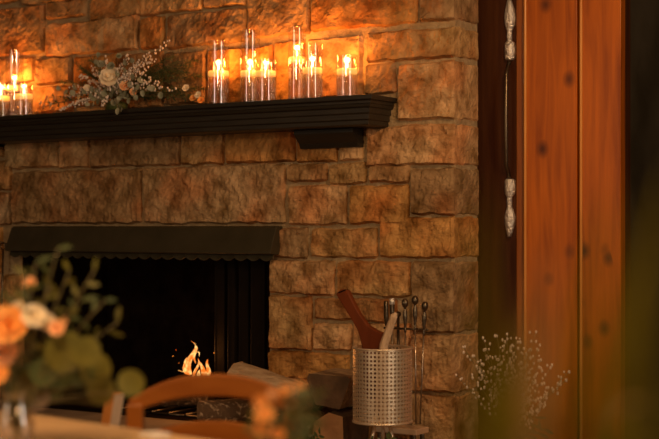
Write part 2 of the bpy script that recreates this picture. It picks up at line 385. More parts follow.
# ================================================================== MANTEL
MD = .205
XM = W(397, 98, 0).x; ZM = W(397, 98, 0).z
mt = empty('mantel_shelf', (XM-1, 0, ZM), 'black painted wooden mantel shelf holding candles and flowers', 'mantel shelf')
XML = W(-70, 0).x
ZMB = W(372, 125, -MD+.04).z
def sweep_profile(mb, prof, x0, x1, shrink=True):
    """profile (depth, z) run along the wall with a return on the right end"""
    n = len(prof); vs = []
    for d, z in prof: vs.append((x0, -d, z))
    for d, z in prof: vs.append((x1-(MD-d), -d, z))
    for d, z in prof: vs.append((x1-(MD-d), -.001, z))
    fs = [(s*n+i, s*n+i+1, (s+1)*n+i+1, (s+1)*n+i) for s in (0, 1) for i in range(n-1)]
    fs += [(0, n, 2*n)]
    # top and bottom caps
    o = len(vs); vs += [(x0, -.001, prof[0][1]), (x0, -.001, prof[-1][1])]
    fs[-1] = (o, 0, n, 2*n); fs += [(n-1, o+1, 3*n-1, 2*n-1)]
    fs += [tuple([o]+list(range(0, n))+[o+1])]
    mb.add(vs, fs)
ht = ZM-ZMB
q = MB(); sweep_profile(q, [(MD, ZM), (MD, ZM-.018), (MD-.012, ZM-.022), (MD-.012, ZM-.034)], XML, XM)
q.build('top_board', M['black_wood'], mt, bevel=.002)
q = MB(); sweep_profile(q, [(MD-.014, ZM-.0345), (MD-.018, ZM-.046), (MD-.027, ZM-.05), (MD-.027, ZM-.070), (MD-.033, ZM-.074), (MD-.033, ZM-.095), (MD-.040, ZM-.099), (MD-.040, ZM-ht+.004), (MD-.05, ZM-ht)], XML, XM)
q.build('moulding', M['black_wood'], mt, bevel=.002)
for a, b in ((300, 359), (-40, 0)):
    q = MB(); x0, x1 = W(a, 0, -.04).x, W(b, 0, -.04).x; zb = W((a+b)/2, 148, -.04).z
    prof = [(-.001, ZM-ht-.001), (-.09, ZM-ht-.001), (-.09, ZM-ht-.02), (-.07, ZM-ht-.04), (-.05, zb+.02), (-.04, zb), (-.001, zb)]
    n = len(prof); vs = [(x0, y, z) for y, z in prof]+[(x1, y, z) for y, z in prof]
    q.add(vs, [tuple(range(n))[::-1], tuple(range(n, 2*n))]+[(i, (i+1) % n, n+(i+1) % n, n+i) for i in range(n)])
    q.build('corbel', M['black_wood'], mt, bevel=.003)

# ================================================================== FIREPLACE HOOD + doors
hx0, hx1 = W(10, 0, -.06).x, W(275, 0, -.06).x
fh = empty('fireplace_hood', ((hx0+hx1)/2, 0, W(150, 226).z), 'dark bronze metal fireplace hood with scalloped lower edge', 'fireplace hood')
zt_, zb_ = W(272, 226, -.03).z, W(272, 252, -.10).z
q = MB(); vs = [(hx0, 0, zt_), (hx0, -.035, zt_), (hx0, -.05, zt_-.006), (hx0, -.095, zb_), (hx0, -.095, zb_-.008), (hx0, -.06, zb_-.012), (hx0, 0, zb_-.012)]
n = len(vs); vs += [(hx1, y, z) for _, y, z in vs]
q.add(vs, [tuple(range(n)), tuple(range(n, 2*n))[::-1]]+[(i, n+i, n+(i+1) % n, (i+1) % n) for i in range(n)])
q.build('hood_body', M['bronze'], fh, bevel=.002)
q = MB(); ns = 23; vt = []; vb = []
for i in range(ns*6+1):
    t = i/(ns*6); x = hx0+.01+(hx1-hx0-.015)*t; ph = (i % 6)/6
    vt.append((x, -.062, zb_-.010)); vb.append((x, -.070, zb_-.028-.013*math.sin(PI*ph)))
n = len(vt); q.add(vt+vb, [(i, i+1, n+i+1, n+i) for i in range(n-1)])
q.build('scalloped_valance', M['bronze'], fh, solid=.003)
# folded door leaves standing at the right of the opening
fd = empty('firebox_doors', (XR-.1, .06, HZ), 'folded dark metal firebox doors at the right side of the opening', 'fireplace doors')
zt2 = ZO-.003
for a, b, yy in ((216, 226, .075), (229, 236, .06), (240, 250, .07), (252, 266, .05)):
    x0, x1 = W(a, 0, yy).x, W(b, 0, yy).x
    q = MB(); q.box((x0, yy-.012, HZ+.001), (x1, yy+.012, zt2)); q.tube([(x0+.006, yy-.012, HZ+.01), (x0+.006, yy-.012, zt2-.01)], .004, 6)
    q.build('door_leaf', M['leafmetal'], fd, bevel=.002)

# hanging iron at far left
hk = empty('hanging_poker', W(4, 242, -.05), 'thin black iron poker with ring top hanging left of the hood', 'fireplace tool')
q = MB(); c = W(3, 246, -.05)
rx = RGT
q.tube([c + Vector((math.cos(a)*.017, 0, math.sin(a)*.017)) for a in [2*PI*i/20 for i in range(21)]], .0035, 6)
q.tube([c-UP*.017, W(2, 300, -.05), W(2, 400, -.05)], .0045, 6)
q.build('ring_and_rod', M['iron'], hk, smooth=True)
q = MB(); q.tube([(c.x, 0.0, c.z+.012), (c.x, -.062, c.z+.012), (c.x, -.066, c.z+.025)], .003, 6); q.build('wall_hook', M['iron'], hk, smooth=True)

# ================================================================== CANDLES
vases = [ # px centre, width, top, bottom, candle top, label
 (14.5, 18, 51, 86, .08, 'tallest glass candle vase at the far left of the mantel'),
 (1, 18, 84, 96, .15, 'short glass candle vase cut by the left edge of the photo'),
 (24, 18, 84, 94, .155, 'short glass candle vase right of the tall one at far left'),
 (218.5, 22, 42, 71, .09, 'medium tall glass candle vase nearest right of the mantel flowers'),
 (250, 20, 31, 71, .075, 'tall glass candle vase behind the short one at mantel middle'),
 (266, 21, 60, 71, .15, 'short glass candle vase directly in front of a tall one, middle cluster'),
 (297, 18, 28, 57, .075, 'tallest glass candle vase in the right pair, highest floating candle'),
 (312.5, 21, 44, 68, .15, 'medium glass candle vase in front of the tallest on the right'),
 (347, 22, 56, 69, .09, 'short glass candle vase alone at the right end of the mantel'),
]
def make_vase(px, wpx, top, cy, yb_, label):
    Y = -yb_
    c = W(px, 0, Y); dep = (c-CAM).dot(DIR); rad = wpx/2*dep/F; c.z = ZM+.0005
    zt = W(px, top, Y).z; zc = W(px, cy, Y).z
    v = empty('candle_vase', c, label, 'candle', 'floating candles in glass cylinders on the mantel')
    q = MB(); q.lathe(c, [(rad, .0), (rad, zt-c.z)], 40, cap=False)
    q.lathe(c, [(.0005, .0), (rad, .0)], 40, cap=False)
    q.build('glass_cylinder', M['glass'], v, smooth=True)
    q = MB(); q.tube([c+Vector((rad*math.cos(a), rad*math.sin(a), zt-c.z)) for a in [2*PI*i/40 for i in range(41)]], .0012, 6, cap=False)
    q.build('rim', M['glass'], v, smooth=True)
    wz = zc-c.z-.026; ri = rad-.0025
    q = MB(); q.lathe(c, [(.0005, .004), (ri-.003, .004), (ri, .008), (ri, wz), (.0005, wz)], 40, cap=False)
    q.build('water', M['water'], v, smooth=False, bevel=0)
    cr = rad*.95; zz = zc-c.z
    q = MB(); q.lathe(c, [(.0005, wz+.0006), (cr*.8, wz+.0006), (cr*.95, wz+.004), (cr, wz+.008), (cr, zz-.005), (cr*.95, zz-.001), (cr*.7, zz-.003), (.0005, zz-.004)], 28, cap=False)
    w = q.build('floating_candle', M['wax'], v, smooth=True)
    q = MB(); q.tube([c+UP*(zz-.004), c+UP*(zz+.006)], .0012, 6); q.build('wick', M['soot'], w)
    fz = c+UP*(zz+.004)
    q = MB(); q.lathe(fz, [(.0004, 0), (.0035, .003), (.0050, .008), (.0040, .014), (.0022, .020), (.0004, .027)], 12, cap=False)
    q.build('flame', M['flame'], w, smooth=True)
    l = bpy.data.lights.new('candle_light', 'POINT'); l.energy = CANDLE_W; l.color = (1, .32, .05); l.shadow_soft_size = .012
    lo = bpy.data.objects.new('candle_light', l); COL.objects.link(lo); lo.location = fz+UP*.045
CANDLE_W = 1.65
for a in vases: make_vase(*a)

# ================================================================== FLOWER PARTS
def rose(mb, c, r, up, mi=0, n=(4, 6, 8), cup=.9, seed=0):
    rn = random.Random(seed); up = Vector(up).normalized(); a = up.orthogonal().normalized(); b = up.cross(a); c = Vector(c)
    for L, cnt in enumerate(n):
        fr = (L+1)/len(n); open_ = .25+fr*.85*cup
        for k in range(cnt):
            th = 2*PI*k/cnt + L*.7 + rn.uniform(-.15, .15); w = 2*PI/cnt*.75
            vs = []; nu, nv = 4, 4
            for j in range(nv+1):
                t = j/nv; el = open_*t**.8; rr = r*fr*(.25+.75*math.sin(min(PI/2, el*1.35+.1))) ; hh = r*(.9-.45*fr)*t
                for i in range(nu+1):
                    s = (i/nu-.5)*2; ang = th+s*w*(.55+.45*math.sin(PI*min(1, t*.8+.1)))
                    rad = rr*(.35+.65*t)*(1-.10*s*s) + rn.uniform(-.02, .02)*r
                    hz = hh*(1-.22*s*s*t)
                    vs.append(c + (a*math.cos(ang)+b*math.sin(ang))*rad + up*(hz-.25*r))
            mb.add(vs, [(j*5+i, j*5+i+1, j*5+i+6, j*5+i+5) for j in range(nv) for i in range(nu)], mi)
def curve_pts(a, b, sag, n=8, wob=0):
    a, b = Vector(a), Vector(b)
    return [a.lerp(b, i/n) + UP*sag*math.sin(PI*i/n) + Vector((R(-wob, wob), R(-wob, wob), R(-wob, wob))) for i in range(n+1)]
def beadsprig(name, parent, pts, mats, nb, br, spread, stem_r=.0012):
    q = MB(); q.tube(pts, stem_r, 5, 0)
    for k in range(nb):
        t = .18+.82*k/max(1, nb-1); f = t*(len(pts)-1); i = min(int(f), len(pts)-2); p = pts[i].lerp(pts[i+1], f-i)
        o = Vector((R(-1, 1), R(-1, 1), R(-.5, 1)))*spread
        q.tube([p, p+o], stem_r*.5, 4, 0); q.ball(p+o, br*R(.7, 1.2), 6, 1, 1.2)
    return q.build(name, mats, parent, smooth=True)
def leafsprig(name, parent, pts, mats, L, w, shape, nb, stem_r=.0015, both=True):
    q = MB(); q.tube(pts, stem_r, 5, 0)
    for k in range(nb):
        t = .15+.85*k/max(1, nb-1); f = t*(len(pts)-1); i = min(int(f), len(pts)-2); p = pts[i].lerp(pts[i+1], f-i)
        tg = (pts[i+1]-pts[i]).normalized(); sd = tg.cross(Vector((R(-.4, .4), -1, R(-.4, .4)))).normalized()*(1 if k % 2 else -1)
        q.leaf(p, tg*.6+sd+Vector((R(-.3, .3), R(-.4, .1), R(-.3, .3))), (R(-.4, .4), -1, R(-.2, .6)), L*R(.75, 1.15), w*R(.8, 1.1), shape, 1)
    return q.build(name, mats, parent, smooth=True)
def pinesprig(name, parent, pts, mats, L, nb):
    q = MB(); q.tube(pts, .0015, 5, 0)
    for k in range(nb):
        f = (.1+.9*k/nb)*(len(pts)-1); i = min(int(f), len(pts)-2); p = pts[i].lerp(pts[i+1], f-i); tg = (pts[i+1]-pts[i]).normalized()
        d = (tg*.8+Vector((R(-1, 1), R(-1, 1), R(-1, 1)))).normalized()*L*R(.7, 1.1)
        q.leaf(p, d, (0, -1, .3), d.length, .0035, 'blade', 1, nseg=2)
    return q.build(name, mats, parent, smooth=True)

# ---- mantel arrangement
fa = empty('flower_arrangement', Vector((W(120, 0, -.11).x, -.11, ZM)), 'ivory rose and silver eucalyptus arrangement with beaded sprays on the mantel', 'flower arrangement')
P = lambda x, y, Y=-.13: W(x, y, Y)
base = P(116, 98, -.10)
q = MB(); q.lathe(Vector((base.x, -.10, ZM+.0005)), [(.03, 0), (.05, .004), (.055, .03), (.04, .045), (.002, .05)], 20); q.build('moss_base', M['green'], fa, smooth=True)
q = MB(); q_c = P(110, 77, -.165); rose(q, q_c, .050, (RGT*-.1+DIR*-1+UP*.35), n=(5, 7, 9), seed=1)
q.ball(q_c+DIR*.004+UP*.0, .017, 10, 0); q.build('rose', M['white_petal'], fa, smooth=True)
for x, y, r, m, s in ((125, 86, .026, 'peach_petal', 2), (101, 64, .020, 'eu', 3), (111, 66, .02, 'eu', 4), (119, 56, .014, 'eu', 9), (87, 88, .018, 'white_petal', 5), (133, 92, .018, 'peach_petal', 6)):
    q = MB(); rose(q, P(x, y, -.16), r, (RGT*R(-.3, .3)-DIR+UP*.4), n=(3, 5, 6), seed=s); q.build('small_flower', M[m], fa, smooth=True)
for x, y, m in ((41, 103, 'white_petal'), (47, 98, 'peach_petal'), (51, 104, 'white_petal'), (44, 106, 'peach_petal'), (193, 98, 'orange_petal'), (198, 95, 'white_petal'), (201, 100, 'orange_petal'), (186, 88, 'white_petal'), (55, 99, 'peach_petal')):
    q = MB(); rose(q, P(x, y, -.16), .017, (R(-.3, .3), -1, .4) if x > 60 else (-.9, -.7, .3), n=(3, 5), seed=int(x)); q.build('small_flower', M[m], fa, smooth=True)
    pts = curve_pts(base, P(x, y, -.135), .012, 6)
    leafsprig('leaf_sprig', fa, pts, [M['stem'], M['green']], .022, .009, 'oval', 9)
for (x, y, nb, sp) in ((168, 42, 22, .006), (60, 110, 26, .005), (155, 61, 20, .009), (150, 54, 20, .009), (66, 97, 26, .010), (80, 78, 26, .012), (92, 68, 24, .012), (128, 57, 22, .010), (140, 63, 22, .012), (146, 74, 24, .012), (160, 84, 18, .010), (152, 80, 22, .010), (75, 106, 18, .008), (100, 108, 12, .008), (134, 70, 20, .012), (70, 88, 18, .01), (175, 90, 14, .008), (104, 58, 16, .01)):
    beadsprig('beaded_sprig', fa, curve_pts(base+Vector((R(-.02, .02), -.05, R(-.01, .02))), P(x, y, -.15 if y < 100 else -.222), .012, 8), [M['stem'], M['bead']], int(nb*1.7), .0048, sp*1.35)
for (x, y) in ((78, 66), (92, 60), (178, 62), (192, 66), (200, 75), (186, 72), (165, 70), (150, 72), (62, 82), (205, 88), (185, 94), (165, 96), (150, 98), (84, 72), (196, 60), (172, 56)):
    pinesprig('pine_sprig', fa, curve_pts(base, W(x, y, -.06), .015, 8), [M['stem'], M['green']], .034, 150)
for (x, y, n) in ((97, 57, 6), (130, 60, 6), (148, 90, 7), (121, 112, 5), (118, 108, 4), (90, 105, 6), (75, 95, 6), (138, 78, 6), (160, 92, 6), (135, 100, 5), (105, 100, 4), (60, 90, 6)):
    leafsprig('eucalyptus_sprig', fa, curve_pts(base+Vector((0, -.05, 0)), P(x, y, -.17 if y < 102 else -.225), .012, 6), [M['stem'], M['eu']], .030, .026, 'round', n)

# ================================================================== FIRE
fy = .16
fp = lambda x, y, Y=fy: W(x, y, Y)
lg = empty('burning_log', fp(225, 420, -.12), 'charred log with pale flecks lying before the flames, seen through the chair back', 'log', 'logs on the fire')
def log_mesh(a, b, r, n=14, seg=10, seed=0, taper=.95, amp=.12, mi=0, endmi=1):
    a, b = Vector(a), Vector(b); q = MB(); t = (b-a).normalized(); u = t.orthogonal().normalized(); v = t.cross(u); vs = []
    for i in range(seg+1):
        c = a.lerp(b, i/seg)
        for k in range(n):
            d = u*math.cos(2*PI*k/n)+v*math.sin(2*PI*k/n); rr = r*(1-(1-taper)*i/seg)*(1+amp*noise.noise((d*1.3+Vector((i*.35, seed*3.1, 0)))))
            vs.append(c+d*rr)
    q.add(vs, [(i*n+k, i*n+(k+1) % n, (i+1)*n+(k+1) % n, (i+1)*n+k) for i in range(seg) for k in range(n)], mi)
    q.add(vs[:n], [tuple(range(n))[::-1]], endmi); q.add(vs[-n:], [tuple(range(n))], endmi)
    return q
log_mesh(fp(200, 413, -.17), fp(262, 409, -.06), .055, seed=1).build('log_wood', [M['char'], M['dark_cut']], lg, smooth=False, bevel=.004)
g2 = empty('burning_log', fp(190, 400, .3), 'dark log behind, directly beneath the flames in the firebox', 'log', 'logs on the fire')
log_mesh(fp(150, 398, .30), fp(212, 396, .33), .05, seed=2).build('log_wood', [M['char'], M['char']], g2, bevel=.004)
gr = empty('fire_grate', fp(200, 425, .2), 'black iron grate under the burning logs', 'grate')
q = MB()
xg = W(135, 0, .2).x
for k in range(6): q.tube([(xg+.1*k, .08, HZ+.012), (xg+.1*k, .40, HZ+.012)], .006, 6)
for y_ in (.09, .39): q.tube([(xg-.02, y_, HZ+.007), (xg+.52, y_, HZ+.007)], .006, 6)
q.build('bars', M['iron'], gr, smooth=True)
fire = empty('fire', fp(195, 378), 'small curling orange and yellow flames above the logs', 'fire')
def tongue(path, widths, Y, twist, k):
    """curling sheet of flame with real thickness, rolled about its own path"""
    pts = []
    for i, (x, y) in enumerate(path):
        pts.append(W(x, y, Y + .02*math.sin(i*1.3+k)))
    q = MB(); n = 10; vs = []
    for i, p in enumerate(pts):
        th = twist*i/len(pts)+k
        a = (RGT*math.cos(th)+DIR*math.sin(th)); b = UP.cross(a)
        for j in range(n):
            an = 2*PI*j/n; w = widths[i]*F_PX
            vs.append(p + a*math.cos(an)*w*(1+.9*noise.noise(p*60+Vector((j, 0, k)))) + b*math.sin(an)*w*.4)
    q.add(vs, [(i*n+j, i*n+(j+1) % n, (i+1)*n+(j+1) % n, (i+1)*n+j) for i in range(len(pts)-1) for j in range(n)]+[tuple(range(n))[::-1], tuple(range((len(pts)-1)*n, len(pts)*n))])
    return q.build('flame', M['fire'], fire, smooth=True, sub=1)
F_PX = 1/235
tongue([(190, 376), (186, 368), (189, 360), (194, 353), (197, 348), (195, 345)], [4.5, 4.2, 3.6, 3.4, 2.6, .6], fy, 1.2, 0)
tongue([(196, 364), (193, 357), (196, 351), (200, 352), (199, 357)], [.8, 2.0, 2.4, 1.6, .3], fy-.02, .8, 1)
tongue([(186, 372), (184, 366), (185, 361), (187, 357)], [2.2, 2.4, 1.6, .3], fy-.03, .6, 2)
tongue([(205, 378), (204, 370), (201, 364), (198, 360)], [4, 3.2, 1.6, .3], fy, .9, 3)
tongue([(199, 378), (198, 373), (200, 369)], [3.2, 2.5, .4], fy-.03, .4, 4)
tongue([(209, 378), (211, 372), (209, 366)], [2.2, 1.4, .3], fy+.02, .6, 5)
tongue([(193, 378), (195, 370), (200, 364), (198, 358)], [4.5, 3.6, 2, .4], fy+.04, .7, 8)
tongue([(206, 378), (209, 371), (206, 363), (208, 359)], [3.5, 2.4, 1.4, .3], fy+.03, .7, 9)
tongue([(184, 372), (180, 371), (178, 370)], [1.8, 1.2, .3], fy, .4, 6)
tongue([(196, 345), (193, 342), (191, 341)], [.8, .6, .2], fy, .4, 7)
q = MB()
for x, y in ((173, 356), (179, 363), (214, 353), (222, 360), (176, 350)): q.ball(W(x, y, fy), .0022, 6)
q.build('sparks', M['ember'], fire)
l = bpy.data.lights.new('fire_light', 'POINT'); l.energy = 2.0; l.color = (1, .35, .08); l.shadow_soft_size = .05
lo = bpy.data.objects.new('fire_light', l); COL.objects.link(lo); lo.location = W(196, 352, fy-.12)

# ================================================================== LOG PILE on the hearth
def split_log(name, poly, p, axis, L, mats, label, tilt=0, bev=.006):
    """wedge section (poly in x,z metres) extruded along axis"""
    o = empty(name, p, label, 'firewood', 'split firewood stacked on the hearth')
    ax = Vector(axis).normalized(); side = ax.cross(UP).normalized(); up2 = side.cross(ax)
    n = len(poly); q = MB(); seg = 8; vs = []
    for i in range(seg+1):
        for k, (x, z) in enumerate(poly):
            jit = 1+.05*noise.noise(Vector((i*.6, k*2.1, p.x*9)))
            vs.append(p + ax*L*i/seg + side*x*jit + up2*z*jit)
    q.add(vs, [(i*n+k, (i+1)*n+k, (i+1)*n+(k+1) % n, i*n+(k+1) % n) for i in range(seg) for k in range(n)], 0)
    q.add(vs[:n], [tuple(range(n))], 1); q.add(vs[-n:], [tuple(range(n))[::-1]], 1)
    q.build('log_wood', mats, o, bevel=bev)
    return o
ay = Vector((-.12, 1, 0))
# side = ax x UP  ~ +x
hz_ = HZ+.002
def onh(px, Y, z=hz_): return Vector((W(px, 0, Y).x, Y, z))
split_log('split_log', [(-.085, 0), (.055, 0), (.052, .12), (-.01, .135), (-.075, .09)], onh(331, -.28), ay, .25, [M['dark_cut'], M['cut']], 'orange-brown split log end at the base of the pile beside the perforated basket')
split_log('split_log', [(-.06, -.06), (.045, -.075), (.095, .045), (.085, .058), (-.09, .062), (-.10, .04)], W(329, 390, -.27), ay, .24, [M['bark'], M['dark_cut']], 'dark wedge-shaped split log on top of the orange-brown one')
split_log('split_log', [(-.08, 0), (.08, 0), (.075, .08), (-.01, .12), (-.075, .08)], onh(287, -.28), ay, .25, [M['bark'], M['dark_cut']], 'bottom log of the pile behind the orange flowers')
split_log('split_log', [(-.08, 0), (.08, 0), (.07, .035), (-.01, .05), (-.07, .03)], onh(282, -.27, HZ+.122), ay, .24, [M['bark'], M['dark_cut']], 'middle log of the pile, under the pale sloping log')
a_ = W(236, 376, -.17); b_ = W(305, 399, -.20)
split_log('split_log', [(-.06, -.05), (.05, -.05), (.065, .02), (.03, .058), (-.03, .062), (-.065, .03)], a_, b_-a_, (b_-a_).length, [M['pale_bark'], M['cut']], 'pale barked log sloping down to the right, highest of the pile', bev=.018)
for i, (x, y, Y) in enumerate(((308, 424, -.52), (380, 432, -.50))):
    g = empty('greenery_sprig', Vector((W(x, y, Y).x, Y, HZ)), ('green leafy sprig lying on the hearth left of the orange log end', 'green leafy sprig on the hearth under the perforated basket')[i], 'greenery')
    b0 = Vector((W(x, y, Y).x, Y, HZ+.004))
    for k in range(4):
        leafsprig('sprig_stem', g, curve_pts(b0, b0+Vector((R(-.06, .06), R(-.03, .03), R(.05, .11))), .01, 5), [M['stem'], M['green'] if k % 2 else M['eu']], .03, .013, 'oval', 9)

# ================================================================== PERFORATED BASKET
BY = -.35
bc = W(382.5, 0, BY); bd = (bc-CAM).dot(DIR); br = 29.5*bd/F
bz0, bz1 = W(382.5, 422, BY).z, W(382.5, 347, BY).z
bk = empty('perforated_basket', Vector((bc.x, BY, HZ)), 'champagne metal perforated drum basket on tripod legs', 'basket')
q = MB(); NC, NR = 46, 18; hgt = bz1-bz0-.012
def cyl(a, z, r=br): return Vector((bc.x+r*math.cos(a), BY+r*math.sin(a), z))
for j in range(NR):
    for i in range(NC):
        a0 = 2*PI*i/NC; a1 = 2*PI*(i+1)/NC; z0 = bz0+.006+hgt*j/NR; z1 = bz0+.006+hgt*(j+1)/NR
        am, zm = (a0+a1)/2, (z0+z1)/2; ha = (a1-a0)/2; hz = (z1-z0)/2
        out = [(-1, -1), (0, -1), (1, -1), (1, 0), (1, 1), (0, 1), (-1, 1), (-1, 0)]
        inn = [(-.46, -.46), (0, -.58), (.46, -.46), (.58, 0), (.46, .46), (0, .58), (-.46, .46), (-.58, 0)]
        vs = [cyl(am+x*ha, zm+z*hz) for x, z in out]+[cyl(am+x*ha, zm+z*hz) for x, z in inn]
        q.add(vs, [(k, (k+1) % 8, 8+(k+1) % 8, 8+k) for k in range(8)])
q.build('perforated_drum', M['drum'], bk, smooth=False, solid=.0012)
for z in (bz0+.004, bz1-.003): q = MB(); q.tube([cyl(2*PI*k/48, z, br+.0005) for k in range(49)], .0042, 8, cap=False); q.build('rim', M['drum'], bk, smooth=True)
q = MB(); q.lathe((bc.x, BY, bz0+.003), [(.0005, 0), (br-.003, 0), (br-.003, .004), (.0005, .004)], 32, cap=False); q.build('base_plate', M['drum'], bk)
for k in range(3):
    a = -PI/2-.55+2*PI*k/3
    q = MB(); t = Vector((math.cos(a), math.sin(a), 0))
    q.tube([Vector((bc.x, BY, bz0+.001))+t*.03, Vector((bc.x, BY, HZ))+t*.062], [.0075, .0065], 10); q.build('leg', M['drum'], bk, smooth=True)
# things standing in it
def toBasket(px, py, Y=BY): return W(px, py, Y)
q = MB()
outl = [(337, 294), (342, 289), (349, 290), (354, 301), (361, 314), (369, 325), (377, 330), (384, 333), (386, 350), (374, 400), (366, 396), (364, 360), (363, 345), (359, 330), (350, 315)]
pts = [toBasket(x, y, BY-.01) for x, y in outl]; n = len(pts)
vs = [p+Vector((0, -.013, 0)) for p in pts]+[p+Vector((0, .013, 0)) for p in pts]
pw = empty('wooden_bellows', toBasket(370, 400, BY), 'red-brown wooden bellows with long angled handle standing in the basket', 'bellows')
q.add(vs, [tuple(range(n)), tuple(range(n, 2*n))[::-1]]+[(i, n+i, n+(i+1) % n, (i+1) % n) for i in range(n)]); q.build('wood_body', M['red_wood'], pw, bevel=.006, seg=3)
q = MB(); a = toBasket(343.5, 291.5, BY-.01)
q.box((-.018, -.014, -.003), (.018, .014, .004), rot=Matrix.Translation(a) @ Matrix.Rotation(-.35, 4, 'Y')); q.build('end_cap', M['soot'], pw, bevel=.003)
st = empty('kindling_stick', toBasket(384, 400, BY), 'pale wooden stick leaning in the basket beside the bellows', 'kindling')
q = MB(); q.tube([W(378, 410, BY-.045), W(384, 345, BY-.055), W(394, 316, BY-.06), W(396, 313, BY-.06)], [.017, .018, .015, .006], 7); q.build('stick_wood', M['stick'], st, bevel=.002)

# ================================================================== TOOL SET
TY = -.13
ts = empty('tool_stand', Vector((W(408, 0, TY).x, TY, HZ)), 'fireplace tool stand with pale base plate behind the basket', 'tool stand')
zr = W(410, 329, TY).z
q = MB(); x0, x1 = W(378, 0, TY).x, W(417, 0, TY-.03).x; zb = W(410, 435, TY-.03).z
q.box((x0, TY-.035, zb), (x1, TY+.07, zb+.024)); q.build('base_plate', M['brass'], ts, bevel=.004)
for dx, dy in ((x0+.02, -.02), (x1-.02, -.02), (x0+.02, .05), (x1-.02, .05)): q = MB(); q.tube([(dx, TY+dy, HZ), (dx, TY+dy, zb+.002)], .01, 10); q.build('foot', M['iron'], ts)

q = MB(); xp = W(397, 0, TY+.02).x; q.tube([(xp, TY+.03, zb+.02), (xp, TY+.03, zr+.05)], .006, 10); q.ball((xp, TY+.03, zr+.055), .012, 12); q.build('pole', M['iron'], ts, smooth=True)
q = MB(); xr0, xr1 = W(384, 0, TY).x, W(428, 0, TY).x
q.tube([(xr0, TY, zr), (xr1, TY, zr)], .0045, 8); q.tube([(xp, TY+.03, zr), (xp, TY, zr)], .0045, 8); q.build('hanging_rail', M['iron'], ts, smooth=True)
tools = [(386, 301, 388, 'fireplace tool with fat black handle nearest the bellows', True), (392, 299, 393, 'fireplace tool with bright capped handle just right of the fat black one', True),
         (405, 301, 406, 'fireplace poker with ball handle, left of the three ball-topped tools', False), (415, 298, 416, 'fireplace tool with highest ball handle, middle of three', False),
         (425, 304, 420, 'fireplace tool with ball handle and slanting rod at the right', False)]
for i, (px, py, pb, lab, fat) in enumerate(tools):
    yy = TY-.018-.006*(i % 2)
    top = W(px, py, yy); bot = W(pb, 424, yy-.01)
    t = empty('fireplace_tool', top, lab, 'fireplace tool', 'fireplace tools hanging on the stand')
    d = (top-bot).normalized(); rot = Vector((0, 0, 1)).rotation_difference(d).to_matrix()
    q = MB()
    if fat: q.lathe(top-d*.10, [(.004, 0), (.0085, .01), (.0105, .04), (.0105, .08), (.0095, .098), (.004, .102)], 14, mtx=rot)
    else: q.lathe(top-d*.125, [(.003, 0), (.006, .006), (.004, .012), (.0055, .03), (.0095, .062), (.0085, .08), (.005, .092), (.0045, .098), (.010, .103), (.0135, .112), (.014, .12), (.011, .129), (.005, .134), (.0005, .135)], 16, mtx=rot)
    q.build('handle', M['iron'], t, smooth=True)
    if fat and i == 1:
        q = MB(); q.lathe(top-d*.022, [(.011, 0), (.0115, .004), (.0115, .02), (.009, .025), (.0005, .026)], 14, mtx=rot); q.build('handle_cap', M['pewter'], t, smooth=True)
    q = MB(); q.tube([top-d*.12 if not fat else top-d*.1, bot], .0034, 8); q.build('rod', M['dull_rod'], t, smooth=True)
    q = MB(); q.tube([W(px, 327, yy), Vector((W(px, 327, yy).x, TY-.004, zr+.002))], .0025, 6); q.build('hook', M['iron'], t)

# ================================================================== DRIED FLOWERS at right
dx = W(512, 0, -.18).x; dv = empty('dried_flower_vase', Vector((dx, -.18, 0)), 'spray of dried cream bud stems in front of the pine boards', 'dried flowers')
q = MB(); q.lathe((dx, -.18, 0), [(.055, 0), (.075, .01), (.09, .15), (.07, .32), (.04, .38), (.046, .40), (.040, .398), (.034, .38)], 28, cap=False); q.lathe((dx, -.18, .002), [(.0005, 0), (.055, 0)], 28, cap=False); q.build('vase', M['pot'], dv, smooth=True)
b0 = Vector((dx, -.18, .36))
ends = [(484, 350), (497, 336), (507, 334), (512, 345), (520, 342), (478, 362), (472, 375), (536, 332), (540, 345), (541, 360), (488, 372), (500, 356), (509, 362), (520, 362), (529, 350), (530, 378), (513, 385), (524, 395), (494, 390), (536, 375), (569, 372), (566, 380), (553, 390), (552, 365), (463, 347), (456, 375), (483, 338), (474, 356), (516, 338), (504, 346), (531, 400), (545, 405)]
for x, y in ends:
    e = W(x, y, -.18+R(-.05, .05)); mid = b0.lerp(e, .5)+Vector(((b0.x-e.x)*.22, 0, 0))
    pts = [b0*(1-t)**2+mid*2*t*(1-t)+e*t*t for t in [i/9 for i in range(10)]]
    q = MB(); q.tube(pts, .0011, 5, 0)
    for k in range(15):
        t = .50+.5*k/14; f = t*9; i = min(int(f), 8); p = pts[i].lerp(pts[i+1], f-i); o = Vector((R(-1, 1), R(-1, 1), R(-.3, 1)))*.018
        if k == 14: o *= 0
        q.tube([p, p+o], .0006, 4, 0); q.ball(p+o, .0052*R(.7, 1.1), 6, 1, 1.35)
    q.build('bud_stem', [M['stem'], M['tan_bead']], dv, smooth=True)
for k in range(12):
    e = W(R(486, 545), R(385, 430), -.16); leafsprig('leafy_stem', dv, curve_pts(b0, e, 0, 6), [M['stem'], M['green']], .045, .014, 'oval', 10)

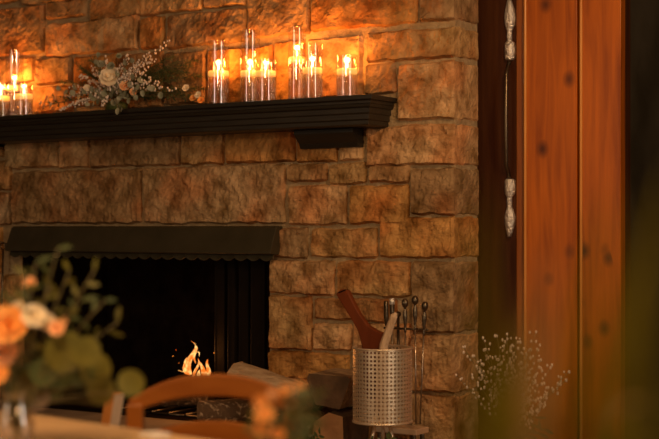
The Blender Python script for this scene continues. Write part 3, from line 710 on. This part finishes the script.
# ================================================================== TABLE
TZ = .75
E1, E2 = D(40, 0, 3.37), D(205, 0, 2.99); E1.z = E2.z = 0
ed = (E2-E1).normalized(); en = Vector((ed.y, -ed.x, 0))         # en points back toward the camera side
if en.dot(DIR) > 0: en = -en
tang = math.atan2(ed.y, ed.x)
TA = E1-ed*.95; TL = 2.7; TWd = .92
tbl = empty('dining_table', TA+ed*TL/2+en*TWd/2, 'honey wood dining table laid with flowers at bottom left', 'table')
def tbox(mb, u0, u1, v0, v1, z0, z1, mi=0):
    vs = []
    for z in (z0, z1):
        for u, v in ((u0, v0), (u1, v0), (u1, v1), (u0, v1)):
            p = TA+ed*u+en*v; vs.append((p.x, p.y, z))
    mb.add(vs, [(0, 3, 2, 1), (4, 5, 6, 7), (0, 1, 5, 4), (1, 2, 6, 5), (2, 3, 7, 6), (3, 0, 4, 7)], mi)
q = MB(); 
for k in range(5): tbox(q, 0, TL, k*TWd/5+.001, (k+1)*TWd/5-.001, TZ-.035, TZ)
q.build('tabletop', M['table'], tbl, bevel=.003)
q = MB(); tbox(q, .1, TL-.1, .08, TWd-.08, TZ-.12, TZ-.030); q.build('apron', M['table'], tbl)
for u in (.1, TL-.18):
    for v in (.07, TWd-.15):
        q = MB(); tbox(q, u, u+.08, v, v+.08, 0, TZ-.036); q.build('leg', M['table'], tbl, bevel=.004)
# folded napkin
nk = empty('linen_napkin', D(170, 437, 2.98), 'folded white linen napkin near the far table edge', 'napkin')
c = D(178, 0, 3.02); c.z = TZ
q = MB()
for k, s in enumerate((.0, .006)):
    a = c-ed*.045+en*.02
    vs = [a, a+ed*.045-en*.0, a+ed*.035+en*.045, a-ed*.01+en*.045]; vs = [Vector((p.x, p.y, TZ+.0005+s*.9)) for p in vs]; vs += [p+UP*.005 for p in vs]
    q.add(vs, [(0, 3, 2, 1), (4, 5, 6, 7), (0, 1, 5, 4), (1, 2, 6, 5), (2, 3, 7, 6), (3, 0, 4, 7)])
q.build('cloth', M['linen'], nk, bevel=.002)

# ---- chairs (built in local coordinates: x across, y depth (back at +y), z up)
def arch_pts(half, zs, z_mid, n=16, p=2.4):
    return [(half*(-1+2*i/n), zs+(z_mid-zs)*(1-abs(-1+2*i/n)**p)) for i in range(n+1)]
def build_chair(loc, rz, half, ztop, label, m, m2, arched=True):
    root = empty('dining_chair', loc, label, 'chair', None); root.rotation_euler = (0, 0, rz); root['_rot'] = 1
    def part(mb, name, mm=m, **k): return mb.build(name, mm, root, **k)
    yb_ = .20
    # crest rail
    q = MB()
    if arched:
        up_, lo_ = arch_pts(half, ztop-.068, ztop, 24, 2.3), arch_pts(half-.038, ztop-.088, ztop-.056, 24, 2.4)
        n = len(up_); vs = []
        for y in (-.014, .014):
            vs += [(x, yb_+y+.03*(1-(x/half)**2), z) for x, z in up_]+[(x, yb_+y+.03*(1-(x/half)**2), z) for x, z in lo_]
        m_ = 2*n; fs = []
        for i in range(n-1):
            fs += [(i, i+1, n+i+1, n+i), (m_+i, m_+n+i, m_+n+i+1, m_+i+1), (i, m_+i, m_+i+1, i+1), (n+i, n+i+1, m_+n+i+1, m_+n+i)]
        fs += [(0, n, m_+n, m_), (n-1, m_+n-1, m_+2*n-1, 2*n-1)]
        q.add(vs, fs)
        part(q, 'crest_rail', bevel=.006, seg=3)
        q = MB(); u2, l2 = arch_pts(half-.03, ztop-.155, ztop-.118, 16, 2), arch_pts(half-.03, ztop-.21, ztop-.19, 16, 2); n = len(u2); vs = []
        for y in (-.011, .011): vs += [(x, yb_+y+.03*(1-(x/half)**2), z) for x, z in u2]+[(x, yb_+y+.03*(1-(x/half)**2), z) for x, z in l2]
        m_ = 2*n; fs = []
        for i in range(n-1):
            fs += [(i, i+1, n+i+1, n+i), (m_+i, m_+n+i, m_+n+i+1, m_+i+1), (i, m_+i, m_+i+1, i+1), (n+i, n+i+1, m_+n+i+1, m_+n+i)]
        fs += [(0, n, m_+n, m_), (n-1, m_+n-1, m_+2*n-1, 2*n-1)]
        q.add(vs, fs); part(q, 'back_rail', bevel=.005, seg=3)
        zs = ztop-.074
    else:
        for zz in (ztop-.28, ztop-.36):
            q = MB(); q.box((-half+.02, yb_-.01, zz), (half-.02, yb_+.01, zz+.06)); part(q, 'back_rail', bevel=.004)
        zs = ztop
    for s in (-1, 1):
        q = MB(); w = .020 if arched else .020
        x = s*(half-w)
        lean = 0 if arched else .05
        vs = [(x+dx_, yb_+lean+dy, z) for z in (zs,) for dx_, dy in ((-w, -.016), (w, -.016), (w, .016), (-w, .016))]
        vs += [(x+dx_*.95, yb_-.01+dy, .44) for dx_, dy in ((-w, -.016), (w, -.016), (w, .016), (-w, .016))]
        vs += [(x+dx_*.85, yb_+.03+dy, 0) for dx_, dy in ((-w, -.016), (w, -.016), (w, .016), (-w, .016))]
        fs = [(0, 1, 2, 3)]+[(r*4+k, r*4+4+k, r*4+4+(k+1) % 4, r*4+(k+1) % 4) for r in (0, 1) for k in range(4)]+[(11, 10, 9, 8)]
        q.add(vs, fs); part(q, 'back_post', [m, m2] if False else m, bevel=.004)
        q = MB(); q.tube([(s*(half-.02), -.2, 0), (s*(half-.02), -.2, .43)], [.015, .02], 10); part(q, 'leg', smooth=True)
    q = MB(); q.box((-half+.005, -.225, .43), (half-.005, yb_-.03, .455)); part(q, 'seat', bevel=.01, seg=3)
    q = MB()
    q.tube([(-half+.02, -.2, .2), (half-.02, -.2, .2)], .01, 8); q.tube([(-half+.02, -.2, .25), (-half+.02, yb_+.01, .25)], .01, 8); q.tube([(half-.02, -.2, .25), (half-.02, yb_+.01, .25)], .01, 8)
    part(q, 'stretchers', smooth=True)
    return root
cd = 3.50
p = D(213, 0, cd); p.z = 0
ztop = CAM.z-(375-HY)*cd/F
facing = (CAM-p); facing.z = 0
rz1 = math.atan2(RGT.y, RGT.x)-.10
sh = Matrix.Rotation(rz1, 3, 'Z') @ Vector((0, .2, 0))
build_chair(p-sh, rz1, 87*cd/F, ztop, 'arched ladder-back chestnut chair behind the table in front of the fire', M['chair'], M['chair'])
cd2 = 3.9; p2 = D(114.5, 0, cd2); p2.z = 0
zt2_ = CAM.z-(393-HY)*cd2/F
u_ = (RGT*-.21-DIR*.36).normalized(); rz2 = math.atan2(u_.y, u_.x)
hf = .238; off = Matrix.Rotation(rz2, 3, 'Z') @ Vector((-hf+.018, .25, 0))
ch2 = build_chair(p2-off, rz2, hf, zt2_, 'pale-edged wooden chair, only its post top visible left of the arched chair', M['orange_chair'], M['pale_chair'], arched=False)
q = MB(); xx = -hf+.018
q.add([(xx-.020, .2065, .45), (xx+.020, .2065, .45), (xx+.020, .2665, zt2_-.002), (xx-.020, .2665, zt2_-.002), (xx-.020, .2095, .45), (xx+.020, .2095, .45), (xx+.020, .2695, zt2_-.002), (xx-.020, .2695, zt2_-.002)],
      [(0, 3, 2, 1), (4, 5, 6, 7), (0, 1, 5, 4), (1, 2, 6, 5), (2, 3, 7, 6), (3, 0, 4, 7)]); q.build('post_face', M['pale_chair'], ch2)

# ================================================================== TABLE BOUQUET (left)
bd_ = 2.9
Q = lambda x, y, z=bd_: D(x, y, z)
vb = Q(16, 0); vb.z = TZ+.0008
bo = empty('table_bouquet', vb, 'glass vase of peach and ivory roses with round green leaves on the table', 'flower bouquet')
q = MB(); q.lathe(vb, [(.0005, .001), (.030, .001), (.037, .01), (.040, .04), (.032, .075), (.026, .095), (.031, .112)], 32, cap=False); q.build('glass_vase', M['glass'], bo, smooth=True)
q = MB(); q.lathe(vb, [(.0005, .004), (.027, .004), (.034, .012), (.036, .04), (.030, .068), (.0005, .068)], 32, cap=False); q.build('water', M['water'], bo, smooth=True)
neck = vb+UP*.10
for k, (x, y, r, m, z) in enumerate(((8, 325, .042, 'orange_petal', 2.86), (34, 316, .026, 'white_petal', 2.86), (46, 322, .020, 'white_petal', 2.88), (56, 328, .018, 'peach_petal', 2.86), (62, 322, .012, 'peach_petal', 2.9), (2, 352, .034, 'peach_petal', 2.88), (-14, 335, .04, 'peach_petal', 2.9), (30, 283, .014, 'peach_petal', 2.9), (18, 310, .02, 'white_petal', 2.92), (-6, 372, .03, 'orange_petal', 2.86))):
    q = MB(); c = Q(x, y, z); rose(q, c, r, (RGT*R(-.3, .3)-DIR+UP*.5), n=(4, 6, 8), seed=k+30); q.build('rose' if r > .025 else 'small_flower', M[m], bo, smooth=True)
    q = MB(); q.tube(curve_pts(vb+UP*.02+Vector((R(-.01, .01), R(-.01, .01), 0)), c+DIR*.01, 0, 5), .0016, 6); q.build('flower_stem', M['stem'], bo, smooth=True)
# round leaves
for (x, y, r, m) in ((65, 352, 21, 'eu2'), (96, 369, 17, 'eu2'), (86, 352, 16, 'eu2'), (101, 390, 15, 'eu2'), (131, 383, 14, 'eu2'), (60, 372, 17, 'green'), (38, 397, 13, 'lilac'), (52, 388, 12, 'green'), (80, 372, 15, 'green'), (44, 372, 15, 'green')):
    c = Q(x, y, 2.88+R(-.04, .04)); rr = r*bd_/F; q = MB(); up = (UP*R(.5, 1)+RGT*R(-.5, .5)).normalized()
    q.leaf(c-up*rr, up, -DIR+UP*.2, 2*rr, 2*rr*.93, 'round', 0, bend=.05, nseg=8); q.build('round_leaf', M[m], bo, smooth=True)
    q = MB(); q.tube(curve_pts(neck-UP*.03, c-up*rr, .015, 5), .0014, 5); q.build('leaf_stem', M['stem'], bo, smooth=True)
for (x, y, n) in ((36, 262, 10), (26, 275, 9), (58, 248, 6), (95, 270, 9), (105, 300, 8), (50, 285, 9), (82, 300, 10), (118, 322, 9), (14, 290, 8), (70, 270, 9), (0, 300, 8)):
    leafsprig('leafy_stem', bo, curve_pts(neck-UP*.03, Q(x, y, 2.9+R(-.05, .05)), .01, 8), [M['stem'], M['eu2'] if n % 2 else M['green']], .034, .011, 'oval', n)
for k in range(14):
    c = Q(R(-5, 55), R(345, 395), 2.92+R(-.03, .03)); q = MB(); q.leaf(neck-UP*.02, (c-neck)+UP*.01, -DIR, (c-neck).length+.03, .03, 'oval', 0); q.build('foliage_leaf', M['green'], bo, smooth=True)

# ---- second bouquet, orange, centre bottom
b2 = 2.3
v2 = D(285, 0, b2); v2.z = TZ+.0008
bo2 = empty('small_bouquet', v2, 'small blurred bouquet of orange flowers and greenery before the chair', 'flower bouquet')
q = MB(); q.lathe(v2, [(.0005, .001), (.022, .001), (.028, .01), (.028, .05), (.018, .075), (.022, .09)], 28, cap=False); q.build('glass_vase', M['glass'], bo2, smooth=True)
n2 = v2+UP*.08
for k, (x, y, r, m) in enumerate(((260, 402, .012, 'orange_petal'), (264, 414, .017, 'orange_petal'), (286, 390, .009, 'orange_petal'), (300, 386, .009, 'orange_petal'), (272, 394, .008, 'peach_petal'), (262, 428, .014, 'orange_petal'), (278, 434, .012, 'orange_petal'))):
    q = MB(); c = D(x, y, b2+R(-.03, .03)); rose(q, c, r, (RGT*R(-.4, .4)-DIR+UP*.6), n=(4, 6), seed=k+60); q.build('orange_flower', M[m], bo2, smooth=True)
    q = MB(); q.tube(curve_pts(v2+UP*.02, c, 0, 5), .0014, 6); q.build('flower_stem', M['stem'], bo2, smooth=True)
for (x, y, n) in ((312, 395, 10), (306, 412, 9), (296, 392, 8), (300, 425, 9), (284, 410, 8), (316, 420, 7), (250, 420, 6)):
    leafsprig('leafy_stem', bo2, curve_pts(n2-UP*.03, D(x, y, b2+R(-.03, .03)), .01, 6), [M['stem'], M['green'] if n % 3 else M['eu2']], .026, .012, 'oval', n)

# ================================================================== FOREGROUND PLANT (close, right)
FD = .80
pl = D(505, 0, FD); pl.z = 0
pot = empty('potted_grass_plant', pl, 'out of focus plant with long olive leaf blades close at right', 'potted plant')
q = MB(); q.lathe(pl, [(.0005, .0), (.11, .0), (.14, .06), (.155, .5), (.15, .56), (.14, .56), (.135, .52), (.0005, .52)], 32, cap=False); q.build('pot', M['pot'], pot, smooth=True)
root = pl+UP*.52
def blade(pix, w, m='blade', dz=0):
    ctr = [root+RGT*max(-.11, min(.11, (pix[0][0]-505)/1750))]+[D(x, y, FD+dz) for x, y in pix]
    # smooth by catmull-rom
    pts = []
    for i in range(len(ctr)-1):
        p0, p1, p2, p3 = ctr[max(0, i-1)], ctr[i], ctr[i+1], ctr[min(len(ctr)-1, i+2)]
        for s in range(6):
            t = s/6; pts.append(.5*((2*p1)+(p2-p0)*t+(2*p0-5*p1+4*p2-p3)*t*t+(3*p1-p0-3*p2+p3)*t**3))
    pts.append(ctr[-1]); q = MB(); vs = []; N = len(pts)
    for i, p_ in enumerate(pts):
        tg = (pts[min(i+1, N-1)]-pts[max(i-1, 0)]).normalized(); sd = tg.cross(DIR).normalized(); t = i/(N-1)
        ww = w/2*min(1, .3+1.6*t)*min(1, (1-t)*2.2+.03)
        vs += [p_-sd*ww-DIR*ww*.3, p_, p_+sd*ww-DIR*ww*.3]
    q.add(vs, [(i*3+k, i*3+k+1, i*3+k+4, i*3+k+3) for i in range(N-1) for k in (0, 1)])
    q.build('leaf_blade', M[m], pot, smooth=True, solid=.0008)
blade([(480, 520), (485, 440), (482, 300), (478, 190)], .010)
blade([(500, 520), (508, 440), (520, 370), (542, 285)], .018)
blade([(492, 520), (498, 440), (503, 380), (512, 330)], .016, dz=.02)
blade([(590, 520), (600, 430), (622, 345), (645, 260), (672, 170)], .020, dz=.03)
blade([(545, 520), (560, 440), (578, 340), (600, 240), (612, 190)], .011, dz=.06)
blade([(640, 520), (650, 430), (662, 360), (676, 290)], .012, dz=-.04)
blade([(528, 520), (532, 420), (538, 330), (548, 240)], .013, 'tan', dz=.0)
blade([(470, 520), (466, 440), (455, 400)], .010)
blade([(585, 520), (600, 450), (618, 412), (642, 402)], .014, 'tan', dz=.35)
blade([(610, 520), (630, 450), (662, 410)], .014, dz=.1)

# ================================================================== LIGHTS
def area(name, loc, target, sx, sy, e, col):
    l = bpy.data.lights.new(name, 'AREA'); l.shape = 'RECTANGLE'; l.size = sx; l.size_y = sy; l.energy = e; l.color = col
    o = bpy.data.objects.new(name, l); COL.objects.link(o); o.location = loc
    o.rotation_euler = (Vector(target)-Vector(loc)).to_track_quat('-Z', 'Y').to_euler(); return o
area('pendant_lamp', (1.35, -1.45, 2.55), (-.1, 0, 1.1), .2, .2, 19, (1, .57, .26))
# tall windows: one in the right wall, one in the wall behind the camera
def window(nm, c, wd, hh, axis, e, col):
    c = Vector(c); fr = MB(); t = Vector((0, 1, 0)) if axis == 'x' else Vector((1, 0, 0)); nrm = Vector((-1, 0, 0)) if axis == 'x' else Vector((0, 1, 0))
    def b(u0, u1, z0, z1):
        ps = [c+t*u+UP*z+nrm*d for d in (0, .06) for u, z in ((u0, z0), (u1, z0), (u1, z1), (u0, z1))]
        fr.add(ps, [(0, 1, 2, 3), (7, 6, 5, 4), (0, 4, 5, 1), (1, 5, 6, 2), (2, 6, 7, 3), (3, 7, 4, 0)])
    w2_, h2_ = wd/2, hh/2
    b(-w2_-.08, -w2_, -h2_-.08, h2_+.08); b(w2_, w2_+.08, -h2_-.08, h2_+.08); b(-w2_, w2_, h2_, h2_+.08); b(-w2_, w2_, -h2_-.08, -h2_)
    struct(fr.build(nm, M['pine2'], bevel=.004))
    area(nm+'_daylight', c+nrm*.02, c+nrm, wd, hh, e, col)
window('window_1', (4.5, -2.6, 2.1), .7, 2.5, 'x', 52, (1, .80, .60))
window('window_2', (-1.9, -7.5, 2.1), .9, 2.5, 'y', 42, (1, .74, .50))
area('table_fill', (.8, -3.6, 2.3), (.7, -3.0, .75), .3, .3, 25, (1, .60, .28))  # unseen fill light added to brighten the table and its flowers
area('plant_fill', (2.75, -4.5, 1.9), (2.2, -4.25, 1.0), .25, .25, 8, (1, .55, .24))  # extra fill with no real fixture, added to light the near leaf blades

w = bpy.data.worlds.new('world'); S.world = w; w.use_nodes = True
w.node_tree.nodes['Background'].inputs[0].default_value = (1, .6, .3, 1); w.node_tree.nodes['Background'].inputs[1].default_value = .01

# ================================================================== CAMERA
cam = bpy.data.cameras.new('camera'); co = bpy.data.objects.new('camera', cam); COL.objects.link(co); S.camera = co
co.location = CAM; co.rotation_euler = DIR.to_track_quat('-Z', 'Y').to_euler()
cam.sensor_width = 36; cam.lens = 36*F/659; cam.shift_y = (HY-219.5)/659; cam.clip_start = .05
cam.dof.use_dof = True; cam.dof.focus_distance = 5.75
cam.dof.aperture_fstop = (cam.lens/1000)/.036
S.view_settings.view_transform = 'Standard'; S.view_settings.look = 'None'; S.view_settings.exposure = -0.15; S.view_settings.gamma = 1
S.cycles.use_denoising = True; S.cycles.max_bounces = 10; S.cycles.transparent_max_bounces = 24; S.cycles.sample_clamp_indirect = 4
